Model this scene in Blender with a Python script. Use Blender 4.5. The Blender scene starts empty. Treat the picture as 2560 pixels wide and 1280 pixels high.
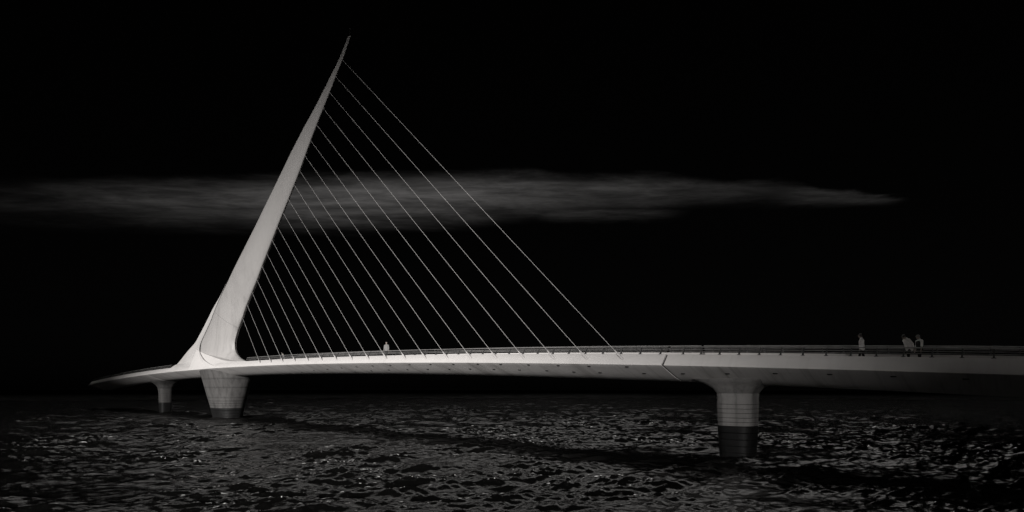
import bpy, bmesh, math, random
import numpy as np
from mathutils import Vector, Matrix

random.seed(7)
rng = np.random.default_rng(11)
SC = bpy.context.scene
COL = SC.collection

# ------------------------------------------------------------------ camera
FWD = Vector((-0.66704, 0.74504, 0.0))
LAT = Vector((0.74504, 0.66704, 0.0))
CAM = Vector((81.7, -38.7, 4.8))
cam = bpy.data.cameras.new('camera')
cam.sensor_width = 36.0
cam.lens = 21.094
cam.shift_y = 0.1289
cam.clip_start = 0.5
cam.clip_end = 9000.0
camo = bpy.data.objects.new('camera', cam)
COL.objects.link(camo)
camo.location = CAM
camo.rotation_euler = (math.radians(90), 0, math.asin(0.66704))
SC.camera = camo

# ------------------------------------------------------------------ light
SUN_DIR = Vector((0.48, -0.86, 0.155)).normalized()      # towards the sun
SUN_EL = math.asin(SUN_DIR.z)
sun = bpy.data.lights.new('sun', 'SUN')
sun.energy = 5.0
sun.angle = math.radians(8.5)
sun.color = (1.0, 0.975, 0.955)
suno = bpy.data.objects.new('sun', sun)
COL.objects.link(suno)
suno.location = SUN_DIR * 60
suno.rotation_euler = SUN_DIR.to_track_quat('Z', 'Y').to_euler()

SC.view_settings.view_transform = 'Standard'
SC.view_settings.look = 'None'
SC.view_settings.exposure = 0.12
SC.view_settings.gamma = 1.0
SC.view_settings.use_curve_mapping = False
SC.render.engine = 'CYCLES'
SC.cycles.use_denoising = True
SC.cycles.max_bounces = 6
SC.cycles.sample_clamp_indirect = 3.0


class NT:
    """short hand for building node trees"""
    def __init__(s, tree):
        s.t = tree
        tree.nodes.clear()

    def n(s, kind, **kw):
        nd = s.t.nodes.new(kind)
        for k, v in kw.items():
            setattr(nd, k, v)
        return nd

    def l(s, a, b):
        s.t.links.new(a, b)

    def put(s, sock, v):
        if hasattr(v, 'is_output'):
            s.l(v, sock)
        else:
            sock.default_value = v

    def m(s, op, a, b=0.0, c=0.0, clamp=False):
        nd = s.n('ShaderNodeMath', operation=op, use_clamp=clamp)
        s.put(nd.inputs[0], a)
        s.put(nd.inputs[1], b)
        s.put(nd.inputs[2], c)
        return nd.outputs[0]

    def ramp(s, v, lo, hi, a=0.0, b=1.0, smooth=True):
        nd = s.n('ShaderNodeMapRange', interpolation_type='SMOOTHSTEP' if smooth else 'LINEAR', clamp=True)
        s.put(nd.inputs[0], v)
        s.put(nd.inputs[1], lo)
        s.put(nd.inputs[2], hi)
        s.put(nd.inputs[3], a)
        s.put(nd.inputs[4], b)
        return nd.outputs[0]

    def dot(s, v, c):
        nd = s.n('ShaderNodeVectorMath', operation='DOT_PRODUCT')
        s.l(v, nd.inputs[0])
        nd.inputs[1].default_value = c
        return nd.outputs['Value']

    def comb(s, x, y, z):
        nd = s.n('ShaderNodeCombineXYZ')
        s.put(nd.inputs[0], x)
        s.put(nd.inputs[1], y)
        s.put(nd.inputs[2], z)
        return nd.outputs[0]

    def noise(s, vec, scale, detail=4.0, rough=0.55, dist=0.0):
        nd = s.n('ShaderNodeTexNoise')
        s.l(vec, nd.inputs['Vector'])
        nd.inputs['Scale'].default_value = scale
        nd.inputs['Detail'].default_value = detail
        nd.inputs['Roughness'].default_value = rough
        nd.inputs['Distortion'].default_value = dist
        return nd.outputs['Fac']

    def mapped(s, vec, scale=(1, 1, 1), rot=(0, 0, 0), loc=(0, 0, 0)):
        nd = s.n('ShaderNodeMapping')
        s.l(vec, nd.inputs[0])
        nd.inputs['Location'].default_value = loc
        nd.inputs['Rotation'].default_value = rot
        nd.inputs['Scale'].default_value = scale
        return nd.outputs[0]

    def mixc(s, f, a, b):
        nd = s.n('ShaderNodeMix', data_type='RGBA')
        s.put(nd.inputs[0], f)
        for i, v in ((6, a), (7, b)):
            if hasattr(v, 'is_output'):
                s.l(v, nd.inputs[i])
            else:
                nd.inputs[i].default_value = (*v, 1.0) if len(v) == 3 else v
        return nd.outputs[2]


# ------------------------------------------------------------------ sky: dark, colourless, one streak of cloud
W = bpy.data.worlds.new('World')
SC.world = W
W.use_nodes = True
t = NT(W.node_tree)
sky = t.n('ShaderNodeTexSky', sky_type='NISHITA')
sky.sun_disc = False
sky.sun_elevation = SUN_EL
sky.sun_rotation = math.atan2(SUN_DIR.x, SUN_DIR.y)
bw = t.n('ShaderNodeRGBToBW')
t.l(sky.outputs[0], bw.inputs[0])
base = t.m('MULTIPLY', bw.outputs[0], 0.0002)
dirv = t.n('ShaderNodeTexCoord').outputs['Generated']
dz = t.m('MAXIMUM', t.dot(dirv, (0, 0, 1)), 0.02)
u = t.m('DIVIDE', t.dot(dirv, LAT), dz)          # a flat cloud layer: metres sideways per metre of height
v = t.m('DIVIDE', t.dot(dirv, FWD), dz)          # and metres ahead
uv = t.comb(u, v, 0.0)


def curve(x, lo, hi, pts, vmax=1.0):
    """a value that varies along the streak"""
    nd = t.n('ShaderNodeValToRGB')
    t.l(t.ramp(x, lo, hi, smooth=False), nd.inputs[0])
    nd.color_ramp.interpolation = 'EASE'
    el = nd.color_ramp.elements
    for i, (p, val) in enumerate(pts):
        e = el[i] if i < 2 else el.new((p - lo) / (hi - lo))
        e.position = (p - lo) / (hi - lo)
        e.color = (val / vmax,) * 3 + (1,)
    sp = t.n('ShaderNodeRGBToBW')
    t.l(nd.outputs[0], sp.inputs[0])
    return t.m('MULTIPLY', sp.outputs[0], vmax)


warp = t.n('ShaderNodeTexNoise')
t.l(t.mapped(uv, (1.3, 3.0, 1)), warp.inputs['Vector'])
warp.inputs['Scale'].default_value = 1.0
warp.inputs['Detail'].default_value = 3.0
wv = t.n('ShaderNodeVectorMath', operation='MULTIPLY_ADD')
t.l(warp.outputs['Color'], wv.inputs[0])
wv.inputs[1].default_value = (0.5, 0.16, 0)
t.l(uv, wv.inputs[2])
uvw = wv.outputs[0]
n1 = t.noise(t.mapped(uvw, (2.6, 5.0, 1)), 1.0, 8, 0.62)
n2 = t.noise(t.mapped(uvw, (2.0, 5.0, 1), loc=(4.3, 1.7, 0)), 1.0, 5, 0.6)
n3 = t.noise(t.mapped(uvw, (7.0, 15.0, 1), loc=(1.3, 7.7, 0)), 1.0, 7, 0.68)
vt = curve(u, -3.4, 3.0, [(-3.4, 3.10), (-1.5, 2.98), (-0.3, 2.89), (0.9, 2.90), (1.3, 2.93), (1.55, 3.03), (2.1, 3.16)], 4.0)
vb = curve(u, -3.4, 3.0, [(-3.4, 3.45), (-1.2, 3.6), (-0.3, 3.50), (0.1, 3.34), (0.45, 3.25), (1.1, 3.25), (2.1, 3.25)], 4.0)
inten = curve(u, -3.4, 3.0, [(-3.4, 0.02), (-2.5, 0.18), (-1.8, 0.58), (-0.9, 1.1), (0.0, 1.0), (0.6, 0.60), (1.05, 0.26), (1.35, 0.10), (1.6, 0.30), (1.98, 0.30), (2.12, 0.0)])
soft = curve(u, -3.4, 3.0, [(-3.4, 0.60), (-1.2, 0.50), (0.0, 0.42), (1.2, 0.18), (2.2, 0.10)])
vd = t.m('ADD', v, t.m('MULTIPLY', t.m('SUBTRACT', n1, 0.5), 0.24))
up = t.ramp(t.m('DIVIDE', t.m('SUBTRACT', vd, vt), t.m('MULTIPLY', soft, 0.8)), -0.5, 0.6)
lo = t.ramp(t.m('DIVIDE', t.m('SUBTRACT', vb, vd), t.m('MULTIPLY', soft, 1.6)), -0.5, 0.8)
band = t.m('MULTIPLY', up, lo)
v2 = t.m('ADD', v, t.m('MULTIPLY', t.m('SUBTRACT', n1, 0.5), 0.22))
lo2 = t.m('MULTIPLY', t.ramp(v2, 3.30, 3.44), t.ramp(v2, 3.42, 3.66, 1.0, 0.0))
lo2 = t.m('MULTIPLY', lo2, t.m('MULTIPLY', t.ramp(u, 0.05, 0.3), t.ramp(u, 0.75, 1.05, 1.0, 0.0)))
band = t.m('MAXIMUM', band, t.m('MULTIPLY', lo2, 0.42))
tex = t.m('MULTIPLY', t.ramp(n2, 0.28, 0.68, 0.36, 1.05), t.ramp(n3, 0.25, 0.75, 0.65, 1.15))
cl = t.m('MULTIPLY', t.m('MULTIPLY', band, inten), tex)
cl = t.m('MULTIPLY', cl, t.ramp(t.dot(dirv, FWD), 0.0, 0.1))
cl = t.m('MULTIPLY', cl, 0.075)
tot = t.m('ADD', base, cl)
bg = t.n('ShaderNodeBackground')
colr = t.n('ShaderNodeCombineColor')
t.l(tot, colr.inputs[0])
t.l(t.m('MULTIPLY', tot, 0.965), colr.inputs[1])
t.l(t.m('MULTIPLY', tot, 0.945), colr.inputs[2])
t.l(colr.outputs[0], bg.inputs[0])
bg.inputs[1].default_value = 1.0
wo = t.n('ShaderNodeOutputWorld')
t.l(bg.outputs[0], wo.inputs[0])


# ------------------------------------------------------------------ materials
def mat(name):
    m = bpy.data.materials.new(name)
    m.use_nodes = True
    return m, NT(m.node_tree)


def finish(t, color, rough, bump=None, dist=0.02, strength=0.4, metallic=0.0, spec=0.5, ior=None):
    p = t.n('ShaderNodeBsdfPrincipled')
    if hasattr(color, 'is_output'):
        t.l(color, p.inputs['Base Color'])
    else:
        p.inputs['Base Color'].default_value = (*color, 1)
    t.put(p.inputs['Roughness'], rough)
    p.inputs['Metallic'].default_value = metallic
    p.inputs['Specular IOR Level'].default_value = spec
    if ior:
        p.inputs['IOR'].default_value = ior
    if bump is not None:
        b = t.n('ShaderNodeBump')
        b.inputs['Strength'].default_value = strength
        b.inputs['Distance'].default_value = dist
        t.l(bump, b.inputs['Height'])
        t.l(b.outputs[0], p.inputs['Normal'])
    o = t.n('ShaderNodeOutputMaterial')
    t.l(p.outputs[0], o.inputs[0])
    return p


def world_pos(t):
    return t.n('ShaderNodeNewGeometry').outputs['Position']


WHITE = (0.62, 0.60, 0.586)


def paint_deck():
    """white paint, rain streaks running down and across the hull"""
    m, t = mat('white_deck_paint')
    p = world_pos(t)
    nrm = t.n('ShaderNodeNewGeometry').outputs['True Normal']
    st = t.noise(t.mapped(p, (2.6, 0.10, 0.12)), 1.0, 5, 0.6)
    st2 = t.noise(t.mapped(p, (0.55, 0.06, 0.08), loc=(9, 3, 1)), 1.0, 4, 0.6)
    cloud = t.noise(t.mapped(p, (0.12, 0.5, 0.7)), 1.0, 5, 0.6)
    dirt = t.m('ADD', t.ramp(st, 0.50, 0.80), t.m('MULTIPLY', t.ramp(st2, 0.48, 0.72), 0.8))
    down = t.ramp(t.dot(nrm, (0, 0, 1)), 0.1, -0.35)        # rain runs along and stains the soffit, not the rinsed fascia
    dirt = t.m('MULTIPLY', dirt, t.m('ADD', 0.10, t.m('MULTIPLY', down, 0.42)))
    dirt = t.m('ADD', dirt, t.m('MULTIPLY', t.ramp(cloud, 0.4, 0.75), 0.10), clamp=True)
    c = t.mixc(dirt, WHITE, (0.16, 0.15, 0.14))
    finish(t, c, 0.55, t.noise(t.mapped(p, (1, 1, 1)), 3.0, 4), 0.02, 0.12, spec=0.25)
    return m


def paint_mast():
    m, t = mat('shade_toned_mast_paint')
    p = world_pos(t)
    # rain streaks run down the lean of the mast
    q = t.mapped(t.mapped(p, (1, 1, 1), rot=(0, math.radians(-16), 0)), (1.1, 1.6, 0.05))
    st = t.noise(q, 1.0, 5, 0.62)
    st2 = t.noise(t.mapped(p, (0.5, 0.8, 0.06), loc=(2, 2, 2)), 1.0, 4, 0.6)
    big = t.noise(p, 0.16, 4, 0.55)
    low = t.ramp(t.dot(p, (0, 0, 1)), 30.0, 11.0)
    dirt = t.m('MULTIPLY', t.m('ADD', t.ramp(st, 0.46, 0.74), t.m('MULTIPLY', t.ramp(st2, 0.45, 0.7), 0.6)),
               t.m('ADD', 0.04, t.m('MULTIPLY', low, 0.26)))
    dirt = t.m('ADD', dirt, t.m('MULTIPLY', t.ramp(big, 0.4, 0.7), 0.10), clamp=True)
    c = t.mixc(dirt, (0.365, 0.353, 0.344), (0.09, 0.087, 0.085))  # greyer than the fin: shade on the overhanging face put into the colour
    finish(t, c, 0.5, t.noise(p, 1.2, 4), 0.03, 0.15, spec=0.25)
    return m


def concrete(name, a, b, wet=False):
    m, t = mat(name)
    p = world_pos(t)
    st = t.noise(t.mapped(p, (2.2, 2.2, 0.12)), 1.0, 6, 0.65)
    st2 = t.noise(t.mapped(p, (0.7, 0.7, 0.2), loc=(5, 1, 0)), 1.0, 4, 0.6)
    fine = t.noise(p, 9.0, 5, 0.6)
    f = t.m('ADD', t.m('MULTIPLY', t.ramp(st, 0.4, 0.75), 0.6), t.m('MULTIPLY', t.ramp(st2, 0.4, 0.7), 0.4))
    f = t.m('ADD', f, t.m('MULTIPLY', t.m('SUBTRACT', fine, 0.5), 0.3), clamp=True)
    c = t.mixc(f, a, b)
    finish(t, c, 0.6 if wet else 0.8, fine, 0.03, 0.35, spec=0.25 if wet else 0.2)
    return m


def plain(name, col, rough=0.6, metallic=0.0, var=0.25, scale=8.0):
    m, t = mat(name)
    p = t.n('ShaderNodeTexCoord').outputs['Object']
    n = t.noise(p, scale, 4, 0.6)
    d = tuple(x * (1 - var) for x in col)
    c = t.mixc(t.ramp(n, 0.3, 0.7), col, d)
    finish(t, c, rough, n, 0.01, 0.15, metallic=metallic, spec=0.3)
    return m


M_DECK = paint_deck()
M_MAST = paint_mast()
M_PIER = concrete('grey_stained_concrete', (0.092, 0.089, 0.087), (0.028, 0.027, 0.026))
M_PIERL = concrete('pale_stained_concrete', (0.23, 0.223, 0.217), (0.085, 0.082, 0.08))
M_SLEEVE = concrete('black_wet_sleeve', (0.010, 0.010, 0.010), (0.003, 0.003, 0.003), True)
M_CABLE = plain('white_cable_sheath', (0.55, 0.535, 0.525), 0.4, 0.0, 0.05, 3)
M_SOCKET = plain('grey_cable_socket', (0.55, 0.53, 0.52), 0.4, 0.0, 0.3, 12)
M_POST = plain('dark_railing_steel', (0.05, 0.05, 0.05), 0.45, 0.0, 0.3, 20)
M_RAIL = plain('brushed_rail_steel', (0.23, 0.225, 0.22), 0.4, 0.0, 0.35, 2)
M_HOLE = plain('black_fixture', (0.012, 0.012, 0.012), 0.7)
M_GROOVE = plain('dark_joint', (0.03, 0.03, 0.03), 0.9)
M_SKIN = plain('skin', (0.32, 0.26, 0.23), 0.6, 0, 0.1)
M_HAIRD = plain('dark_hair', (0.03, 0.028, 0.027), 0.6)
M_HAIRG = plain('grey_hair', (0.24, 0.23, 0.225), 0.7)
M_TROUS = plain('dark_trousers', (0.012, 0.012, 0.012), 0.9)
M_JACK = plain('light_grey_jacket', (0.72, 0.70, 0.69), 0.85, 0, 0.3, 14)
M_SHIRT = plain('pale_shirt', (0.82, 0.81, 0.80), 0.85, 0, 0.15, 14)
M_SHIRTD = plain('grey_shirt', (0.20, 0.195, 0.19), 0.85, 0, 0.2, 14)
M_VEST = plain('black_vest', (0.014, 0.014, 0.014), 0.9)
M_SHOE = plain('black_shoe', (0.015, 0.015, 0.015), 0.5)


# ------------------------------------------------------------------ object helpers
def link(o, parent=None):
    COL.objects.link(o)
    if parent is not None:
        o.parent = parent
    return o


def tag(o, label=None, cat=None, group=None, kind=None):
    if label:
        o['label'] = label
    if cat:
        o['category'] = cat
    if group:
        o['group'] = group
    if kind:
        o['kind'] = kind
    return o


def empty(name, loc=(0, 0, 0), rz=0.0):
    o = bpy.data.objects.new(name, None)
    o.empty_display_size = 0.5
    COL.objects.link(o)
    o.location = loc
    o.rotation_euler = (0, 0, rz)
    return o


def mesh_from(name, verts, faces, m, parent=None, smooth=True, sharp=32.0):
    me = bpy.data.meshes.new(name)
    me.from_pydata([tuple(map(float, q)) for q in verts], [], faces)
    bm = bmesh.new()
    bm.from_mesh(me)
    bmesh.ops.remove_doubles(bm, verts=bm.verts, dist=1e-5)
    bmesh.ops.recalc_face_normals(bm, faces=bm.faces)
    bm.to_mesh(me)
    bm.free()
    me.materials.append(m)
    if smooth:
        me.shade_smooth()
        me.set_sharp_from_angle(angle=math.radians(sharp))
    return link(bpy.data.objects.new(name, me), parent)


def loft(rings, close=True, cap=True):
    n = len(rings[0])
    V = [p for r in rings for p in r]
    F = []
    for i in range(len(rings) - 1):
        for j in range(n if close else n - 1):
            k = (j + 1) % n
            F.append((i * n + j, i * n + k, (i + 1) * n + k, (i + 1) * n + j))
    if cap:
        F.append(tuple(reversed(range(n))))
        F.append(tuple(range((len(rings) - 1) * n, len(rings) * n)))
    return V, F


def tube(path, radii, seg=8):
    path = [Vector(p) for p in path]
    rings = []
    for i, p in enumerate(path):
        d = (path[min(i + 1, len(path) - 1)] - path[max(i - 1, 0)]).normalized()
        a = d.cross(Vector((0, 1, 0)) if abs(d.y) < 0.9 else Vector((0, 0, 1))).normalized()
        b = d.cross(a)
        r = radii[i] if hasattr(radii, '__len__') else radii
        rings.append([p + a * (r * math.cos(2 * math.pi * k / seg)) + b * (r * math.sin(2 * math.pi * k / seg)) for k in range(seg)])
    return loft(rings)


def box_vf(cx, cy, cz, sx, sy, sz):
    V = [(cx + i * sx / 2, cy + j * sy / 2, cz + k * sz / 2) for i in (-1, 1) for j in (-1, 1) for k in (-1, 1)]
    F = [(0, 1, 3, 2), (4, 6, 7, 5), (0, 4, 5, 1), (2, 3, 7, 6), (0, 2, 6, 4), (1, 5, 7, 3)]
    return V, F


def join(parts):
    V, F = [], []
    for v, f in parts:
        o = len(V)
        V += list(v)
        F += [tuple(i + o for i in q) for q in f]
    return V, F


def hermite(xs, ys, q):
    """smooth curve through points"""
    xs = np.asarray(xs, float)
    ys = np.asarray(ys, float)
    m = np.gradient(ys, xs)
    i = np.clip(np.searchsorted(xs, q) - 1, 0, len(xs) - 2)
    h = xs[i + 1] - xs[i]
    s = (q - xs[i]) / h
    return ((2 * s**3 - 3 * s**2 + 1) * ys[i] + (s**3 - 2 * s**2 + s) * h * m[i]
            + (-2 * s**3 + 3 * s**2) * ys[i + 1] + (s**3 - s**2) * h * m[i + 1])


# ------------------------------------------------------------------ water
def spacing(q):
    return np.where(q < 50, np.maximum(0.055, 0.0031 * q), np.where(q < 300, 0.0022 * q, 0.0035 * q))


def build_water():
    r = [7.0]
    while r[-1] < 4200:
        q = r[-1]
        r.append(q + (float(spacing(np.array(q))) if q < 420 else 0.022 * q))
    r = np.array(r)
    th = np.radians(np.linspace(-56, 56, 720))
    R, T = np.meshgrid(r, th, indexing='ij')
    a0 = math.atan2(FWD.y, FWD.x)
    X = CAM.x + R * np.cos(a0 - T)
    Y = CAM.y + R * np.sin(a0 - T)
    DX = np.zeros_like(X)
    DY = np.zeros_like(X)
    Z = np.zeros_like(X)
    J = np.zeros_like(X)
    sp = spacing(R)
    nw = 200
    lost = np.zeros_like(X)
    gust = np.zeros_like(X)
    for gl_, ga_ in ((38, 0.4), (27, 1.9), (19, 2.7), (13, 0.9), (9, 4.4)):
        gust += np.sin((X * math.cos(ga_) + Y * math.sin(ga_)) * 6.283 / gl_ + rng.uniform(0, 6.28))
    gust = np.clip(1.0 + 0.20 * gust, 0.5, 1.5)
    lam = np.exp(np.linspace(math.log(0.20), math.log(8.0), nw)) * rng.uniform(0.95, 1.05, nw)
    wd = a0 + math.radians(196)
    for i in range(nw):
        L = lam[i]
        d = wd + rng.normal(0, 0.38)
        k = 2 * math.pi / L
        slope = 0.050 if L < 0.3 else (0.060 if L < 0.85 else (0.039 if L < 3.2 else 0.024))
        if L > 6.5:
            slope *= 0.8
        A = slope / k
        kx, ky = math.cos(d), math.sin(d)
        ph = (X * kx + Y * ky) * k + rng.uniform(0, 6.283)
        s, c = np.sin(ph), np.cos(ph)
        fade = np.clip((L / (1.5 * sp) - 1.0), 0, 1)
        lost += 0.5 * slope**2 * (1 - fade**2)
        if L < 3:
            fade = fade * gust
        Z += A * c * fade
        ch = 0.7
        DX -= kx * A * ch * s * fade
        DY -= ky * A * ch * s * fade
        J += slope * ch * c * fade
    for px_, py_, ra_, rb_ in ((65.5, 3.05, 1.15, 1.13), (-17.8, 3.1, 2.95, 1.95), (-45.8, 3.05, 1.02, 1.0)):
        q_ = np.hypot((X - px_) / ra_, (Y - py_) / rb_)
        J += 0.75 * np.exp(-((q_ - 1.05) / 0.16)**2)          # water breaks against the piers
    V = np.stack([X + DX, Y + DY, Z], -1).reshape(-1, 3)
    nr, nc = X.shape
    idx = np.arange(nr * nc).reshape(nr, nc)
    F = np.stack([idx[:-1, :-1], idx[:-1, 1:], idx[1:, 1:], idx[1:, :-1]], -1).reshape(-1, 4)
    me = bpy.data.meshes.new('water')
    me.vertices.add(len(V))
    me.vertices.foreach_set('co', V.astype(np.float32).ravel())
    me.loops.add(F.size)
    me.loops.foreach_set('vertex_index', F.astype(np.int32).ravel())
    me.polygons.add(len(F))
    me.polygons.foreach_set('loop_start', np.arange(0, F.size, 4, dtype=np.int32))
    me.polygons.foreach_set('loop_total', np.full(len(F), 4, dtype=np.int32))
    me.update(calc_edges=True)
    me.shade_smooth()
    at = me.attributes.new('crest', 'FLOAT', 'POINT')
    at.data.foreach_set('value', J.astype(np.float32).ravel())
    at = me.attributes.new('unresolved', 'FLOAT', 'POINT')
    at.data.foreach_set('value', (np.sqrt(lost) + 0.16 * np.clip((R - 260) / 500, 0, 1)).astype(np.float32).ravel())
    m, t = mat('choppy_dark_water')
    p = world_pos(t)
    rot = a0 + math.radians(196)
    q = t.mapped(t.mapped(p, (1, 1, 0), rot=(0, 0, -rot)), (1.0, 0.4, 1))
    b1 = t.noise(q, 4.2, 5, 0.6, 0.6)
    b2 = t.noise(q, 12.0, 4, 0.6, 0.4)
    hgt = t.m('ADD', b1, t.m('MULTIPLY', b2, 0.3))
    cr = t.n('ShaderNodeAttribute', attribute_name='crest').outputs['Fac']
    fl = t.noise(t.mapped(p, (1, 1, 0)), 7.0, 5, 0.7)
    foam_glint = t.m('MULTIPLY', t.ramp(cr, 0.66, 0.85), t.ramp(fl, 0.60, 0.68))  # foam at the piers; white on the crests also paints in sun glints
    c = t.mixc(foam_glint, (0.003, 0.0029, 0.0028), (0.75, 0.74, 0.73))
    bp = t.n('ShaderNodeBump')
    bp.inputs['Strength'].default_value = 1.0
    bp.inputs['Distance'].default_value = 0.030
    t.l(hgt, bp.inputs['Height'])
    df = t.n('ShaderNodeBsdfDiffuse')
    t.l(c, df.inputs[0])
    t.l(bp.outputs[0], df.inputs['Normal'])
    gl = t.n('ShaderNodeBsdfGlossy')
    # where the sheet is too coarse to carry the small waves, their slopes become gloss
    un = t.n('ShaderNodeAttribute', attribute_name='unresolved').outputs['Fac']
    t.l(t.m('ADD', 0.04, t.m('MULTIPLY', t.m('MAXIMUM', t.m('SUBTRACT', un, 0.14), 0.0), 0.9), clamp=True), gl.inputs['Roughness'])
    t.l(bp.outputs[0], gl.inputs['Normal'])
    fr = t.n('ShaderNodeFresnel')
    fr.inputs[0].default_value = 1.33
    t.l(bp.outputs[0], fr.inputs['Normal'])
    mx = t.n('ShaderNodeMixShader')
    t.l(t.m('MULTIPLY', t.m('MULTIPLY', fr.outputs[0], t.m('MULTIPLY', t.ramp(un, 0.18, 0.42, 1.0, 0.26), t.ramp(un, 0.45, 0.56, 1.0, 0.0))), t.m('SUBTRACT', 1.0, foam_glint)), mx.inputs[0])
    t.l(df.outputs[0], mx.inputs[1])
    t.l(gl.outputs[0], mx.inputs[2])
    ou = t.n('ShaderNodeOutputMaterial')
    t.l(mx.outputs[0], ou.inputs[0])
    me.materials.append(m)
    o = link(bpy.data.objects.new('water', me))
    tag(o, 'dark choppy water filling the lower part of the picture', 'water', kind='structure')


build_water()


# ------------------------------------------------------------------ added cloud sheet out of view, its gap shapes the pool of sun
def build_shade_cloud():
    D = 270.0
    c0 = SUN_DIR * D
    h = Vector((0, 0, 1)).cross(SUN_DIR).normalized()
    if h.x < 0:
        h = -h
    w = SUN_DIR.cross(h)
    if w.z < 0:
        w = -w
    ga = np.concatenate([[-6000, -4500, -3300, -2400, -1700, -1200, -800, -500, -320, -200, -130], np.linspace(-90, 110, 64), [140, 200, 300, 500, 900, 1600, 3000]])
    gb = np.concatenate([np.linspace(-40, 80, 44), [95, 120, 160, 200, 230]])
    na, nb = len(ga), len(gb)
    V, idx = [], {}
    from mathutils import noise as mn
    F = []
    ins = {}
    for i, a in enumerate(ga):
        for j, b in enumerate(gb):
            wob = 6 * mn.noise(Vector((a * 0.02, b * 0.02, 3.0)))
            e = math.hypot((a - 8 + wob) / 47.2, (b + 1 + wob) / 34.5)
            ins[i, j] = e < 1
            dep = 9 * mn.noise(Vector((a * 0.015, b * 0.015, 0))) + 5 * mn.noise(Vector((a * 0.06, b * 0.06, 5)))
            V.append(c0 + h * a + w * b + SUN_DIR * dep)
    for i in range(na - 1):
        for j in range(nb - 1):
            if not (ins[i, j] or ins[i + 1, j] or ins[i, j + 1] or ins[i + 1, j + 1]):
                F.append((i * nb + j, (i + 1) * nb + j, (i + 1) * nb + j + 1, i * nb + j + 1))
    m = plain('shade_cloud_grey', (0.55, 0.55, 0.55), 1.0, 0, 0.2, 0.02)
    o = mesh_from('added_shade_cloud', V, F, m, None, True, 180)
    sol = o.modifiers.new('thickness', 'SOLIDIFY')
    sol.thickness = 14.0
    tag(o, 'added unseen cloud sheet with a gap, shading the bridge ends and mast top', 'cloud', kind='structure')


build_shade_cloud()


def build_reflector_cloud():  # unseen cloud, added to give the waves something bright to reflect
    from mathutils import noise as mn
    V, F = [], []
    na, ne = 90, 40
    for i in range(na):
        az = math.radians(-40 + 89 * i / (na - 1))
        for j in range(ne):
            tt = j / (ne - 1)
            q = Vector((az * 3, tt * 2.2, 0))
            R = 470 * (1 + 0.5 * max(0.0, 1 - tt / 0.10)**2 + 0.03 * tt  + 0.03 * mn.noise(q * 0.9) + 0.014 * mn.noise(q * 2.6) + 0.004 * mn.noise(q * 7))
            z0 = 0.68 * 470 * max(0.86, math.cos(az)) * (1 + 0.5 * max(0.0, 1 - tt / 0.10)**2)
            z = z0 + 350 * tt + 14 * (1 - tt) * (mn.noise(q * 3.1 + Vector((9, 0, 0))) + 0.8)
            d = (FWD * math.cos(az) + LAT * math.sin(az)) * R + Vector((0, 0, z))
            V.append(CAM + d)
    for i in range(na - 1):
        for j in range(ne - 1):
            F.append((i * ne + j, (i + 1) * ne + j, (i + 1) * ne + j + 1, i * ne + j + 1))
    m = plain('reflector_cloud_white', (0.95, 0.94, 0.93), 1.0, 0, 0.2, 0.008)
    o = mesh_from('added_reflector_cloud', V, F, m, None, True, 180)
    sol = o.modifiers.new('thickness', 'SOLIDIFY')
    sol.thickness = 40.0
    sol.offset = 1.0
    tag(o, 'added unseen sunlit cloud above the frame for the water to reflect', 'cloud', kind='structure')


build_reflector_cloud()

# ------------------------------------------------------------------ the deck's long profile
POLY = (-1.6094e-09, 2.83354e-07, -3.41557e-04, -3.36084e-03, 8.64316)


def zt(x):
    return float(np.polyval(POLY, x))


def widen(x):
    """the far edge swings out so that the walkway passes behind the mast"""
    s = (x + 18.0) / 20.0
    return 3.6 * max(0.0, 1 - s * s)**2


# section of the hull: (y, z above the near top edge)
NEAR = [(0.30, -0.01), (0.04, 0.0), (0.0, -0.02), (-0.64, -0.76), (-0.655, -0.80), (-0.60, -0.835),
        (-0.15, -1.02), (0.35, -1.22), (0.85, -1.42), (1.35, -1.60), (1.8, -1.74), (2.25, -1.85), (2.7, -1.91), (3.1, -1.93)]
FAR = [(3.6, -1.91), (4.3, -1.80), (5.0, -1.58), (5.9, -1.20), (6.85, -0.52), (6.35, 0.35), (6.30, 0.37), (6.0, 0.37), (5.95, -0.26)]
END = [(0.34, -0.30)]


def hull_ring(x):
    z = zt(x)
    w = widen(x)
    r = []
    for y, dz in NEAR + FAR + END:
        if y > 3.1:
            y = y + w * (y - 3.1) / 3.2
        r.append((x, y, z + dz))
    return r


def build_hull(parent, x0, x1, step=1.5):
    n = max(2, int((x1 - x0) / step))
    V, F = loft([hull_ring(x) for x in np.linspace(x0, x1, n + 1)])
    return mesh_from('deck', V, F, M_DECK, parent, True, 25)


# posts: shared meshes
def post_mesh(far):
    s = -1 if far else 1
    y0, z0, y1, z1 = 0.06, -0.005, 0.36, 0.50
    parts = []
    parts.append(box_vf(0, 0.06, 0.012, 0.20, 0.13, 0.03))
    rings = []
    for f, wx, wy in ((0.0, 0.046, 0.075), (0.3, 0.034, 0.05), (0.8, 0.025, 0.036), (1.0, 0.026, 0.036)):
        y = y0 + (y1 - y0) * f
        z = z0 + 0.02 + (z1 - z0 - 0.02) * f
        rings.append([(-wx, y - wy, z), (wx, y - wy, z), (wx, y + wy, z), (-wx, y + wy, z)])
    parts.append(loft(rings))
    V, F = join(parts)
    V = [(a, s * b, c) for a, b, c in V]
    o = mesh_from('post', V, F, M_POST, None, False)
    me = o.data
    bpy.data.objects.remove(o)
    return me


POST_NEAR = post_mesh(False)
POST_FAR = post_mesh(True)


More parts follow.
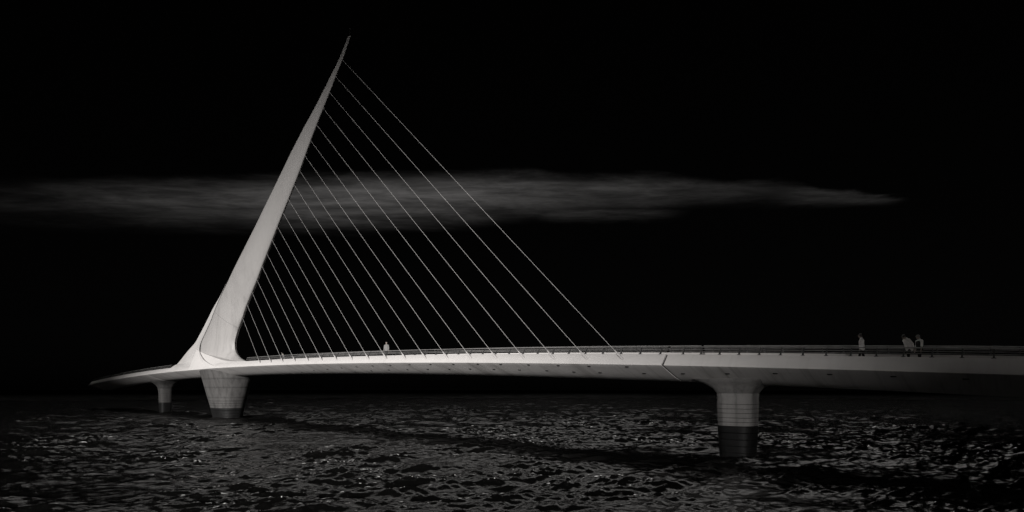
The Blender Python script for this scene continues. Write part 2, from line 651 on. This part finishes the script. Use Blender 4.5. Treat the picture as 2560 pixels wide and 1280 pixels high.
def rail_line(x0, x1, far, fy, fz, step=1.6):
    n = max(2, int((x1 - x0) / step))
    pts = []
    for x in np.linspace(x0, x1, n + 1):
        if far:
            pts.append((x, 6.22 + widen(x) - fy, zt(x) + 0.37 + fz))
        else:
            pts.append((x, fy, zt(x) + fz))
    return pts


def build_railing(parent, x0, x1, spacing, far, first=None):
    top = mesh_from('railing', *tube(rail_line(x0, x1, far, 0.37, 0.52), 0.034, 8), M_RAIL, parent)
    for fy, fz, rad in ((0.26, 0.335, 0.017), (0.185, 0.205, 0.017)):
        mesh_from('rail', *tube(rail_line(x0, x1, far, fy, fz), rad, 6), M_RAIL, top)
    x = x0 + 0.35 if first is None else first
    while x < x1 - 0.1:
        p = bpy.data.objects.new('post', POST_FAR if far else POST_NEAR)
        if far:
            p.location = (x, 6.22 + widen(x), zt(x) + 0.37)
        else:
            p.location = (x, 0.0, zt(x))
        link(p, top)
        x += spacing
    return top


# soffit fixtures: shared mesh, set into the hull
def fixture_mesh():
    V, F = join([box_vf(0, 0, 0, 0.28, 0.10, 0.04), box_vf(0, 0, -0.02, 0.20, 0.05, 0.03)])
    o = mesh_from('soffit_fixture', V, F, M_HOLE, None, False)
    me = o.data
    bpy.data.objects.remove(o)
    return me


FIX = fixture_mesh()
NY = [p[0] for p in NEAR[4:]]
NZ = [p[1] for p in NEAR[4:]]


def soffit(y):
    return float(np.interp(y, NY, NZ))


def add_fixture(deck, x, y):
    o = bpy.data.objects.new('soffit_fixture', FIX)
    s = (soffit(y + 0.15) - soffit(y - 0.15)) / 0.3
    o.location = (x, y, zt(x) + soffit(y) - 0.004)
    o.rotation_euler = (math.atan(s), 0, 0)
    link(o, deck)


JL, JR = -44.35, 61.67
swing = empty('swing_bridge', (0, 0, 0))
tag(swing, 'white swing footbridge span with leaning needle mast and a fan of thin cables', 'bridge')
deck = build_hull(swing, JL + 0.10, JR - 0.09)
UP = [(4.69, 2.0), (8.23, 1.76), (12.32, 1.17), (16.11, .78), (19.67, .47), (23.15, .23), (26.56, 0.0), (29.94, -.16), (33.33, -.28),
      (36.63, -.34), (39.96, -.38), (43.25, -.41), (46.09, -.42), (49.24, -.39), (52.31, -.33), (55.29, -.3), (58.65, -.34)]
LO = [(16.67, 2.14), (20.62, 1.7), (24.43, 1.33), (28.01, 1.06), (31.43, .94), (34.84, .83), (38.16, .74), (41.17, .64), (44.27, .65),
      (47.31, .68), (50.31, .73), (53.0, .86), (55.52, .86), (59.43, .78)]
for x, y in UP + LO:
    add_fixture(deck, x, y)


def joint_plug(parent, x, w):
    rr = []
    for q in (x - w / 2, x + w / 2):
        c = Vector((q, 3.1, zt(q) - 0.85))
        rr.append([tuple(c + Vector((0, (p[1] - c.y) * 0.965, (p[2] - c.z) * 0.93))) for p in hull_ring(q)])
    return mesh_from('expansion_joint', *loft(rr), M_GROOVE, parent, False)


joint_plug(deck, JR, 0.30)
joint_plug(deck, JL, 0.36)
build_railing(swing, -4.6, JR - 0.1, 1.608, False, -3.2)
build_railing(swing, JL + 0.1, -34.2, 1.608, False)
build_railing(swing, JL + 0.1, JR - 0.1, 1.608, True)

# ------------------------------------------------------------------ mast
YC = 3.0
ZS = [10.93, 12.17, 13.62, 15.51, 17.43, 19.16, 20.95, 22.72, 25.88, 28.87, 31.73, 34.45, 37.07, 39.54, 41.86, 44.12, 46.0, 48.16]
XS = [-22.52, -22.29, -21.0, -19.04, -17.33, -15.5, -13.45, -11.53, -7.88, -4.40, -1.12, 1.99, 4.87, 7.77, 10.69, 13.30, 15.45, 17.40]
BS = [2.283, 2.244, 2.114, 2.005, 1.955, 1.915, 1.84, 1.735, 1.52, 1.325, 1.18, 1.02, .835, .635, .44, .292, .19, .12]
RA = [3.4] + [3.3] * 17
R2 = [0.4, 0.4, 0.4, 0.4, 0.5, 0.6, 0.7] + [0.8] * 11


def mast_ring(z, x, b, a, a2, p=1.5, n=44):
    r = []
    for k in range(n):
        th = 2 * math.pi * k / n
        c, s = math.cos(th), math.sin(th)
        X = (a if c >= 0 else a2) * math.copysign(abs(c)**(2 / p), c)
        Y = b * math.copysign(abs(s)**(2 / p), s)
        r.append((x + X, YC + Y, z))
    return r


rings = []
for z, a in ((8.3, 13.6), (8.65, 12.6), (8.95, 11.6), (9.44, 9.9), (9.8, 9.05), (10.2, 8.4), (10.55, 8.0)):
    rings.append(mast_ring(z, -22.55, 2.32, a, 1.0))
for z in np.concatenate([np.linspace(10.93, 47.6, 70), [48.1]]):
    b = float(hermite(ZS, BS, z))
    rings.append(mast_ring(z, float(hermite(ZS, XS, z)), b, float(np.interp(z, ZS, RA)) * b, float(np.interp(z, ZS, R2)) * b))
mast = mesh_from('mast', *loft(rings), M_MAST, swing, True, 50)

# tail fin: from the front crease back to the ridge, mirrored on the far side
crease = [(-13.5, 1.10, 21.0), (-15.55, 1.03, 19.16), (-17.33, .99, 17.43), (-19.04, .92, 15.51), (-21.0, .80, 13.62), (-22.25, .64, 12.17),
          (-22.35, .50, 10.93), (-19.75, 0.02, 9.56), (-16.96, -.27, 8.77), (-13.63, -.57, 8.17), (-9.99, -.70, 7.87)]
ridge = [(-13.9, 1.25, 21.05), (-16.4, 1.3, 19.28), (-19.66, 1.55, 17.69), (-22.87, 1.8, 15.86), (-26.08, 2.0, 14.0), (-28.11, 1.9, 12.53),
         (-30.56, 1.7, 11.31), (-33.2, 1.0, 9.2), (-33.2, .5, 8.85), (-33.4, .03, 8.45), (-34.4, -.68, 7.56)]
tc = np.linspace(0, len(crease) - 1, 61)
ci = np.arange(len(crease))
CR = np.stack([hermite(ci, [p[k] for p in crease], tc) for k in range(3)], -1)
RI = np.stack([hermite(ci, [p[k] for p in ridge], tc) for k in range(3)], -1)
rows = []
for i in range(len(tc)):
    row = []
    for s in np.linspace(0, 1, 13):
        p = CR[i] * (1 - s) + RI[i] * s
        sag = math.sin(math.pi * s) * 0.16 * min(1.0, tc[i] / 4) * min(1.0, max(0, (len(crease) - 1 - tc[i])) / 2)
        p = p + np.array((0.0, sag, -0.25 * sag))
        row.append(p)
    # over the back, then down the far side
    top = row[-1]
    far = [np.array((q[0], 2 * YC - q[1], q[2])) for q in reversed(row)]
    mid = []
    for s in (0.25, 0.5, 0.75):
        q = top * (1 - s) + far[0] * s
        mid.append(q + np.array((-0.6 * math.sin(math.pi * s), 0, 0)))
    rows.append([tuple(q) for q in row + mid + far])
V, F = loft(rows, close=False, cap=False)
mesh_from('tail_fin', V, F, M_DECK, mast, True, 40)

# swept kerb: the fascia climbs into the niche at the foot of the mast
topc = [(-24.0, .66, 11.2), (-22.04, .60, 10.71), (-19.6, .58, 10.2), (-17.45, .55, 9.80), (-15.2, .50, 9.40), (-13.15, .43, 9.09), (-11.2, .36, 8.90), (-9.26, .28, 8.80), (-6.6, .14, 8.71), (-4.2, .02, 8.665)]
xs = np.linspace(-24.0, -4.2, 34)
rowsA = []
for x in xs:
    ty = float(hermite([p[0] for p in topc], [p[1] for p in topc], x))
    tz = float(hermite([p[0] for p in topc], [p[2] for p in topc], x))
    by, bz = -0.662, zt(x) - 0.785
    row = []
    for s in np.linspace(0, 1, 9):
        bow = 0.05 * math.sin(math.pi * s)
        row.append((x, by + (ty - by) * s + bow, bz + (tz - bz) * s))
    row.append((x, ty + 0.05, tz + 0.01))
    row.append((x, 3.0, tz + 0.01))
    rowsA.append(row)
mesh_from('base_kerb', *loft(rowsA, close=False, cap=False), M_DECK, mast, True, 40)

# construction joint round the mast: thin dark line
def seam(n, c):
    n = Vector(n).normalized()
    pts = []
    for k in range(44):
        col = [Vector(r[k]) for r in rings]
        for a, b in zip(col, col[1:]):
            da, db = (a - c).dot(n), (b - c).dot(n)
            if da <= 0 < db:
                q = a.lerp(b, da / (da - db))
                ctr = Vector((0, YC, 0))
                out = Vector((q.x - (hermite(ZS, XS, max(10.9, q.z)) + 1.0), q.y - YC, 0)).normalized()
                pts.append(q + out * 0.004)
                break
    pts.append(pts[0])
    return tube(pts, 0.011, 5)


mesh_from('seam', *seam((0.55, 0, 0.83), Vector((-17.0, 3.0, 16.6))), M_GROOVE, mast)
V, F = join([tube([(17.5, 3.0, 48.0), (17.62, 3.0, 48.75)], 0.03, 6), tube([(17.62, 3.0, 48.7), (17.62, 3, 48.78), (17.62, 3, 49.0), (17.62, 3, 49.05)], [0.03, 0.07, 0.07, 0.03], 10)])
mesh_from('beacon', V, F, M_HOLE, mast)

# ------------------------------------------------------------------ stay cables
LOWX = [0.64 + (58.08 - 0.64) * k / 18 for k in range(19)]
ATT = [(15.85, 45.85), (14.39, 44.25), (12.99, 42.69), (11.45, 41.11), (9.88, 39.39), (8.37, 37.75), (6.92, 36.1), (5.54, 34.38), (4.02, 32.81), (2.46, 31.1),
       (.87, 29.56), (-.77, 27.87), (-2.33, 26.17), (-3.93, 24.44), (-5.43, 22.76), (-6.98, 20.86), (-8.69, 19.24), (-10.31, 17.43), (-11.97, 15.59)]
for k in range(19):
    x = LOWX[k]
    ax, az = ATT[18 - k]
    top = Vector((ax, YC, az))
    low = Vector((x + 0.18, -0.36, zt(x) - 0.36))
    d = (top - low).normalized()
    end = top + d * 0.5
    c = mesh_from('stay_cable', *tube([low + d * 0.5, low.lerp(end, 0.5), end], 0.014, 8), M_CABLE, swing)
    s0 = low - d * 0.18
    prof = [(0, .045), (.10, .095), (.35, .105), (.60, .10), (.66, .115), (.70, .115), (.72, .075), (.90, .055), (1.0, .045), (1.06, .05), (1.10, .04)]
    mesh_from('cable_socket', *tube([s0 + d * q for q, _ in prof], [r for _, r in prof], 10), M_SOCKET, c)

# ------------------------------------------------------------------ approach spans
apr = empty('approach_span', (0, 0, 0))
tag(apr, 'fixed white footbridge span running out of the frame at the right', 'bridge')
d2 = build_hull(apr, JR + 0.09, 118.0)
for x, y in ((62.58, .62), (65.84, .39), (68.97, .13), (72.1, 0.0), (75.3, 0.0), (78.5, 0.0)):
    add_fixture(d2, x, y)
build_railing(apr, JR + 0.1, 117.5, 1.29, False, 62.85)
build_railing(apr, JR + 0.1, 117.5, 1.29, True, 62.4)
apl = empty('approach_span', (0, 0, 0))
tag(apl, 'fixed white footbridge span fading into the dark at the far left', 'bridge')
build_hull(apl, -84.0, JL - 0.10)
build_railing(apl, -83.7, JL - 0.1, 1.608, False)
build_railing(apl, -83.7, JL - 0.1, 1.608, True)


# ------------------------------------------------------------------ piers
def sup_ring(cx, cy, z, a, b, p, n=48):
    r = []
    for k in range(n):
        th = 2 * math.pi * k / n
        c, s = math.cos(th), math.sin(th)
        r.append((cx + a * math.copysign(abs(c)**(2 / p), c), cy + b * math.copysign(abs(s)**(2 / p), s), z))
    return r


def build_pier(cx, cy, prof, p, seams, zdark, nb, label, stone=None):
    """prof: (z, half length, half width); seams: heights of the cast joints; black sleeve of nb bands below zdark"""
    root = empty('bridge_pier', (cx, cy, 0))
    tag(root, label, 'pier', 'piers of the footbridge')
    zs = [q[0] for q in prof]

    def ab(z):
        return float(hermite(zs, [q[1] for q in prof], z)), float(hermite(zs, [q[2] for q in prof], z))

    def piece(name, z0, z1, m, grow=0.0, ch=0.02, nseg=None):
        rr = []
        nseg = nseg or max(2, int((z1 - z0) / 0.3))
        for i, z in enumerate([z0, z0 + ch] + list(np.linspace(z0 + ch, z1 - ch, nseg + 1))[1:-1] + [z1 - ch, z1]):
            a, b = ab(z)
            g = grow - (ch if z in (z0, z1) else 0)
            rr.append(sup_ring(0, 0, z, a + g, b + g, p))
        return mesh_from(name, *loft(rr), m, root, True, 40)
    cuts = [zdark] + sorted(seams) + [zs[-1]]
    for i, (z0, z1) in enumerate(zip(cuts, cuts[1:])):
        nm = 'flared_head' if i == len(cuts) - 2 else ('shaft' if i == len(cuts) - 3 else 'course')
        piece(nm, z0 + 0.008, z1 - 0.008, stone or M_PIER, 0.0, 0.022)
    # recessed core shows dark in the joints
    rr = []
    for z in np.linspace(-1.6, zs[-1] - 0.1, 20):
        a, b = ab(z)
        rr.append(sup_ring(0, 0, z, a - 0.06, b - 0.06, p))
    mesh_from('core', *loft(rr), M_GROOVE, root)
    h = (zdark + 1.0) / nb
    for i in range(nb):
        z1 = zdark - 0.01 - i * h
        piece('sleeve_band', z1 - h + 0.012, z1, M_SLEEVE, 0.02 - 0.012 * i, 0.025, 2)
    return root


def zrow(py, depth):
    return 4.8 + (970 - py) * depth / 1500.0


build_pier(65.5, 3.05, [(-1.8, 1.10, 1.08), (0.2, 1.13, 1.10), (2.15, 1.20, 1.14), (3.65, 1.27, 1.18), (4.45, 1.31, 1.22), (4.75, 1.5, 1.4), (4.95, 1.78, 1.6), (5.2, 2.3, 2.0), (5.45, 2.9, 2.4)],
           3.6, [zrow(983, 40.9), zrow(1011, 40.9), zrow(1022.5, 40.9), zrow(1033.5, 40.9), zrow(1045, 40.9), zrow(1056, 40.9)], zrow(1066, 40.9), 7,
           'slender flared concrete pier with black lower sleeve, nearest the camera at right', M_PIERL)
build_pier(-17.8, 3.1, [(-1.8, 2.6, 1.62), (0.0, 2.9, 1.86), (1.55, 3.2, 2.12), (3.2, 3.7, 2.52), (5.0, 4.3, 2.92), (5.9, 4.6, 3.12), (6.6, 4.85, 3.3), (7.9, 5.3, 3.62)],
           2.7, [zrow(970, 95.5), zrow(948, 95.5), zrow(995, 95.5), zrow(1003, 95.5), zrow(1009, 95.5), zrow(1015, 95.5)], zrow(1020.5, 95.5), 6,
           'massive tapered concrete pier under the foot of the leaning mast')
build_pier(-45.8, 3.05, [(-1.8, .98, .96), (0.2, 1.0, .98), (3.0, 1.04, 1.02), (4.2, 1.1, 1.08), (4.9, 1.25, 1.2), (5.4, 1.6, 1.5), (5.75, 2.0, 1.9), (6.1, 2.7, 2.4)],
           3.6, [zrow(971, 115), zrow(984, 115), zrow(988.5, 115), zrow(993, 115), zrow(997, 115), zrow(1001.5, 115)], zrow(1006.5, 115), 6,
           'small distant flared pier under the far left joint of the bridge')


# ------------------------------------------------------------------ people
def blob(name, shapes, m, parent, voxel=0.016, smooth=4):
    """one continuous surface grown from overlapping tapered limbs and rounded masses"""
    bm = bmesh.new()
    for s in shapes:
        if s[0] == 'c':
            _, p0, p1, r0, r1 = s
            p0, p1 = Vector(p0), Vector(p1)
            d = p1 - p0
            q = d.to_track_quat('Z', 'Y').to_matrix().to_4x4()
            bmesh.ops.create_cone(bm, cap_ends=True, segments=14, radius1=r0, radius2=r1, depth=d.length, matrix=Matrix.Translation((p0 + p1) / 2) @ q)
            bmesh.ops.create_uvsphere(bm, u_segments=14, v_segments=8, radius=r0, matrix=Matrix.Translation(p0))
            bmesh.ops.create_uvsphere(bm, u_segments=14, v_segments=8, radius=r1, matrix=Matrix.Translation(p1))
        else:
            _, c, rad, rot = s
            mt = Matrix.Translation(c) @ Matrix.Rotation(rot, 4, 'Y') @ Matrix.Diagonal((*rad, 1))
            bmesh.ops.create_uvsphere(bm, u_segments=20, v_segments=12, radius=1.0, matrix=mt)
    me = bpy.data.meshes.new(name)
    bm.to_mesh(me)
    bm.free()
    tmp = bpy.data.objects.new(name + '_tmp', me)
    COL.objects.link(tmp)
    rm = tmp.modifiers.new('r', 'REMESH')
    rm.mode = 'VOXEL'
    rm.voxel_size = voxel
    sm = tmp.modifiers.new('s', 'SMOOTH')
    sm.iterations = smooth
    dg = bpy.context.evaluated_depsgraph_get()
    dg.update()
    out = bpy.data.meshes.new_from_object(tmp.evaluated_get(dg))
    bpy.data.objects.remove(tmp)
    bpy.data.meshes.remove(me)
    out.name = name
    out.materials.clear()
    out.materials.append(m)
    out.shade_smooth()
    return link(bpy.data.objects.new(name, out), parent)


def hand(w, d, side):
    """palm, four unequal bent fingers, thumb off the side"""
    w, d = Vector(w), Vector(d).normalized()
    sd = d.cross(Vector((1, 0, 0))).normalized() if abs(d.x) < 0.9 else Vector((0, 1, 0))
    sd = sd * side
    inn = d.cross(sd).normalized()
    S = [('c', w, w + d * 0.07, 0.026, 0.03)]
    for i, ln in enumerate((0.07, 0.08, 0.075, 0.06)):
        o = w + d * 0.075 + sd * (0.03 - 0.02 * i)
        k = o + d * ln * 0.55 + inn * 0.008
        S += [('c', o, k, 0.0098, 0.009), ('c', k, k + d * ln * 0.42 + inn * 0.022, 0.009, 0.0075)]
    o = w + d * 0.02 + sd * 0.03
    S.append(('c', o, o + d * 0.045 + sd * 0.025 + inn * 0.01, 0.012, 0.0095))
    return S


def person(label, loc, facing, h=1.75, lean=0.0, nod=0.2, stride=0.0, arms=((0.05, 0.1, 0.25), (-0.05, 0.1, 0.25)), top=None, top_len=0.52,
           sleeve=1.0, hair=None, vest=None, turn=0.0, hairlen=0.0):
    """local x is forward; lean tips the trunk about the hips; arms = (swing, spread, elbow bend) per side"""
    root = empty('person', loc, facing)
    tag(root, label, 'person', 'people on the footbridge')
    k = h / 1.75
    hip = Vector((0, 0, 0.92 * k))
    R = Matrix.Rotation(lean, 3, 'Y')

    def up(x, y, z):
        return hip + R @ Vector((x * k, y * k, z * k))
    neck = up(0.0, 0, 0.54)
    hc_dir = (R @ Matrix.Rotation(nod, 3, 'Y')) @ Vector((0, 0, 1))
    fw_dir = Matrix.Rotation(turn, 3, 'Z') @ ((R @ Matrix.Rotation(nod, 3, 'Y')) @ Vector((1, 0, 0)))
    hc = neck + hc_dir * 0.16 * k + fw_dir * 0.03 * k
    sk, tr, jk, sh = [], [], [], []
    # legs
    for s in (-1, 1):
        hp = hip + Vector((0, 0.085 * s * k, -0.02 * k))
        fx = stride * s
        kn = Vector((fx * 0.55 + 0.03, 0.09 * s * k, 0.50 * k))
        an = Vector((fx, 0.095 * s * k, 0.085))
        toe = an + Vector((0.16 * k, 0.02 * s, -0.045))
        sk += [('c', hp, kn, 0.078 * k, 0.052 * k), ('c', kn, an, 0.052 * k, 0.036 * k), ('c', an + Vector((-.02, 0, -.04)), toe, 0.036, 0.03)]
        tr += [('c', hp, kn, 0.098 * k, 0.074 * k), ('c', kn, an + Vector((0, 0, 0.02)), 0.074 * k, 0.062 * k)]
        sh.append([('c', an + Vector((-.035, 0, -.045)), toe, 0.047, 0.04), ('c', an, an + Vector((0, 0, -.04)), 0.045, 0.045)])
    tr.append(('e', hip + Vector((0, 0, 0.02 * k)), (0.125 * k, 0.17 * k, 0.13 * k), 0))
    # trunk
    sk += [('e', hip, (0.105 * k, 0.15 * k, 0.12 * k), 0), ('c', up(0, 0, 0.06), up(0.01, 0, 0.36), 0.115 * k, 0.125 * k),
           ('c', up(0, -0.12, 0.44), up(0, 0.12, 0.44), 0.075 * k, 0.075 * k), ('c', up(0, 0, 0.42), neck + hc_dir * 0.08 * k, 0.07 * k, 0.055 * k)]
    zb = 0.54 - top_len
    jk += [('c', up(0, -0.055, zb), up(0.012, -0.05, 0.34), 0.155 * k, 0.142 * k), ('c', up(0, 0.055, zb), up(0.012, 0.05, 0.34), 0.155 * k, 0.142 * k),
           ('c', up(-0.01, -0.135, 0.43), up(-0.01, 0.135, 0.43), 0.104 * k, 0.104 * k), ('c', up(-0.01, 0, 0.38), up(0.0, 0, 0.53), 0.140 * k, 0.082 * k)]
    # arms
    sl = []
    for s, (sw, spd, el) in zip((-1, 1), arms):
        S = up(0, 0.185 * s, 0.435)
        ud = R @ (Matrix.Rotation(-sw, 3, 'Y') @ Vector((0, math.sin(spd) * s, -math.cos(spd))))
        E = S + ud * 0.30 * k
        fd = Matrix.Rotation(-el, 3, 'Y') @ ud
        Wp = E + fd * 0.25 * k
        sk += [('c', S, E, 0.05 * k, 0.04 * k), ('c', E, Wp, 0.04 * k, 0.027 * k)] + hand(Wp, fd, s)
        arm = [('c', S, E, 0.082 * k, 0.067 * k)]
        if sleeve > 0.5:
            arm.append(('c', E, E + fd * 0.23 * k, 0.060 * k, 0.047 * k))
        sl += arm
    # head: skull, jaw, nose, brow, ears
    sk += [('e', hc + hc_dir * 0.02 * k, (0.098 * k, 0.078 * k, 0.108 * k), lean + nod), ('e', hc - hc_dir * 0.05 * k + fw_dir * 0.025 * k, (0.068 * k, 0.058 * k, 0.075 * k), lean + nod),
           ('c', hc + fw_dir * 0.092 * k + hc_dir * 0.005 * k, hc + fw_dir * 0.112 * k - hc_dir * 0.03 * k, 0.011, 0.016)]
    sd = hc_dir.cross(fw_dir).normalized()
    for s in (-1, 1):
        sk.append(('e', hc + sd * 0.08 * k * s - hc_dir * 0.005 * k, (0.022, 0.014, 0.032), 0))
    blob('body', sk, M_SKIN, root, 0.013, 3)
    blob('trousers', tr, M_TROUS, root, 0.018, 5)
    for q in sh:
        blob('shoe', q, M_SHOE, root, 0.014, 3)
    if vest is not None:
        blob('shirt', jk[2:] + sl, top, root, 0.016, 4)
        jv = [('c', Vector(a) + (Vector(b) - Vector(a)) * 0.0, b, r0 + 0.014, r1 + 0.014) for (_, a, b, r0, r1) in jk[:2]]
        jv.append(('c', up(-0.03, -0.115, 0.425), up(-0.03, 0.115, 0.425), 0.094 * k, 0.094 * k))
        jv.append(('c', up(-0.04, 0, 0.38), up(-0.02, 0, 0.50), 0.12 * k, 0.075 * k))
        blob('vest', jv, vest, root, 0.016, 5)
    else:
        o = blob('jacket' if sleeve > 0.5 else 'shirt', jk + sl + [('c', up(0.0, -0.05, 0.52), up(0.0, 0.05, 0.52), 0.07 * k, 0.07 * k)], top, root, 0.015, 4)
    hs = [('e', hc + hc_dir * 0.045 * k - fw_dir * 0.022 * k, (0.108 * k, 0.092 * k, 0.098 * k), lean + nod), ('e', hc - fw_dir * 0.055 * k - hc_dir * 0.01 * k, (0.066 * k, 0.082 * k, 0.10 * k), lean + nod)]
    for j in range(16):
        a = 2.399 * j
        rr = 0.07 + 0.03 * random.random()
        hs.append(('e', hc + hc_dir * (0.055 + 0.045 * random.random()) * k + fw_dir * (rr * math.cos(a) - 0.03) * k + sd * rr * math.sin(a) * k, (0.032, 0.028, 0.026), random.random()))
    if hairlen > 0:
        hs.append(('c', hc - fw_dir * 0.07 * k, hc - fw_dir * 0.085 * k - hc_dir * hairlen, 0.07 * k, 0.05 * k))
    blob('hair', hs, hair, root, 0.012, 2)
    return root


def floor_z(x):
    return zt(x) - 0.27


LEFT = math.atan2(-LAT.y, -LAT.x)
person('dark-haired person in a light grey jacket walking left, alone beside the railing', (73.15, 3.0, floor_z(73.15)), LEFT - 0.55, 1.79, 0.06, 0.22, 0.16,
       ((-0.10, 0.06, 0.2), (0.08, 0.06, 0.25)), M_JACK, 0.62, 1.0, M_HAIRD, turn=-0.3, hairlen=0.04)
person('person in a light patterned jacket bending forward with head bowed, beside the grey-haired one', (75.62, 2.7, floor_z(75.62)), LEFT + 0.15, 1.76, 0.36, 0.5, 0.12,
       ((-0.25, 0.08, 0.35), (-0.35, 0.1, 0.55)), M_JACK, 0.66, 1.0, M_HAIRD)
person('grey-haired person in a black vest over a pale shirt, rightmost on the bridge', (76.12, 3.0, floor_z(76.12)), LEFT + 0.1, 1.69, 0.10, 0.3, 0.08,
       ((0.1, 0.1, 0.25), (0.2, 0.12, 0.2)), M_SHIRT, 0.5, 0.0, M_HAIRG, vest=M_VEST)
person('person in a grey shirt facing the water behind the railing among the cables', (27.75, 1.0, floor_z(27.75)), math.radians(-50), 1.83, -0.02, 0.12, 0.03,
       ((0.15, 0.12, 0.3), (0.15, 0.16, 0.35)), M_SHIRTD, 0.56, 1.0, M_HAIRD)
person('distant person in a grey shirt raising one arm near the foot of the mast', (-1.6, 4.4, floor_z(-1.6)), math.radians(-120), 1.52, 0.18, 0.1, 0.05,
       ((2.3, 0.25, 0.9), (0.2, 0.2, 0.5)), M_SHIRTD, 0.58, 1.0, M_HAIRD)
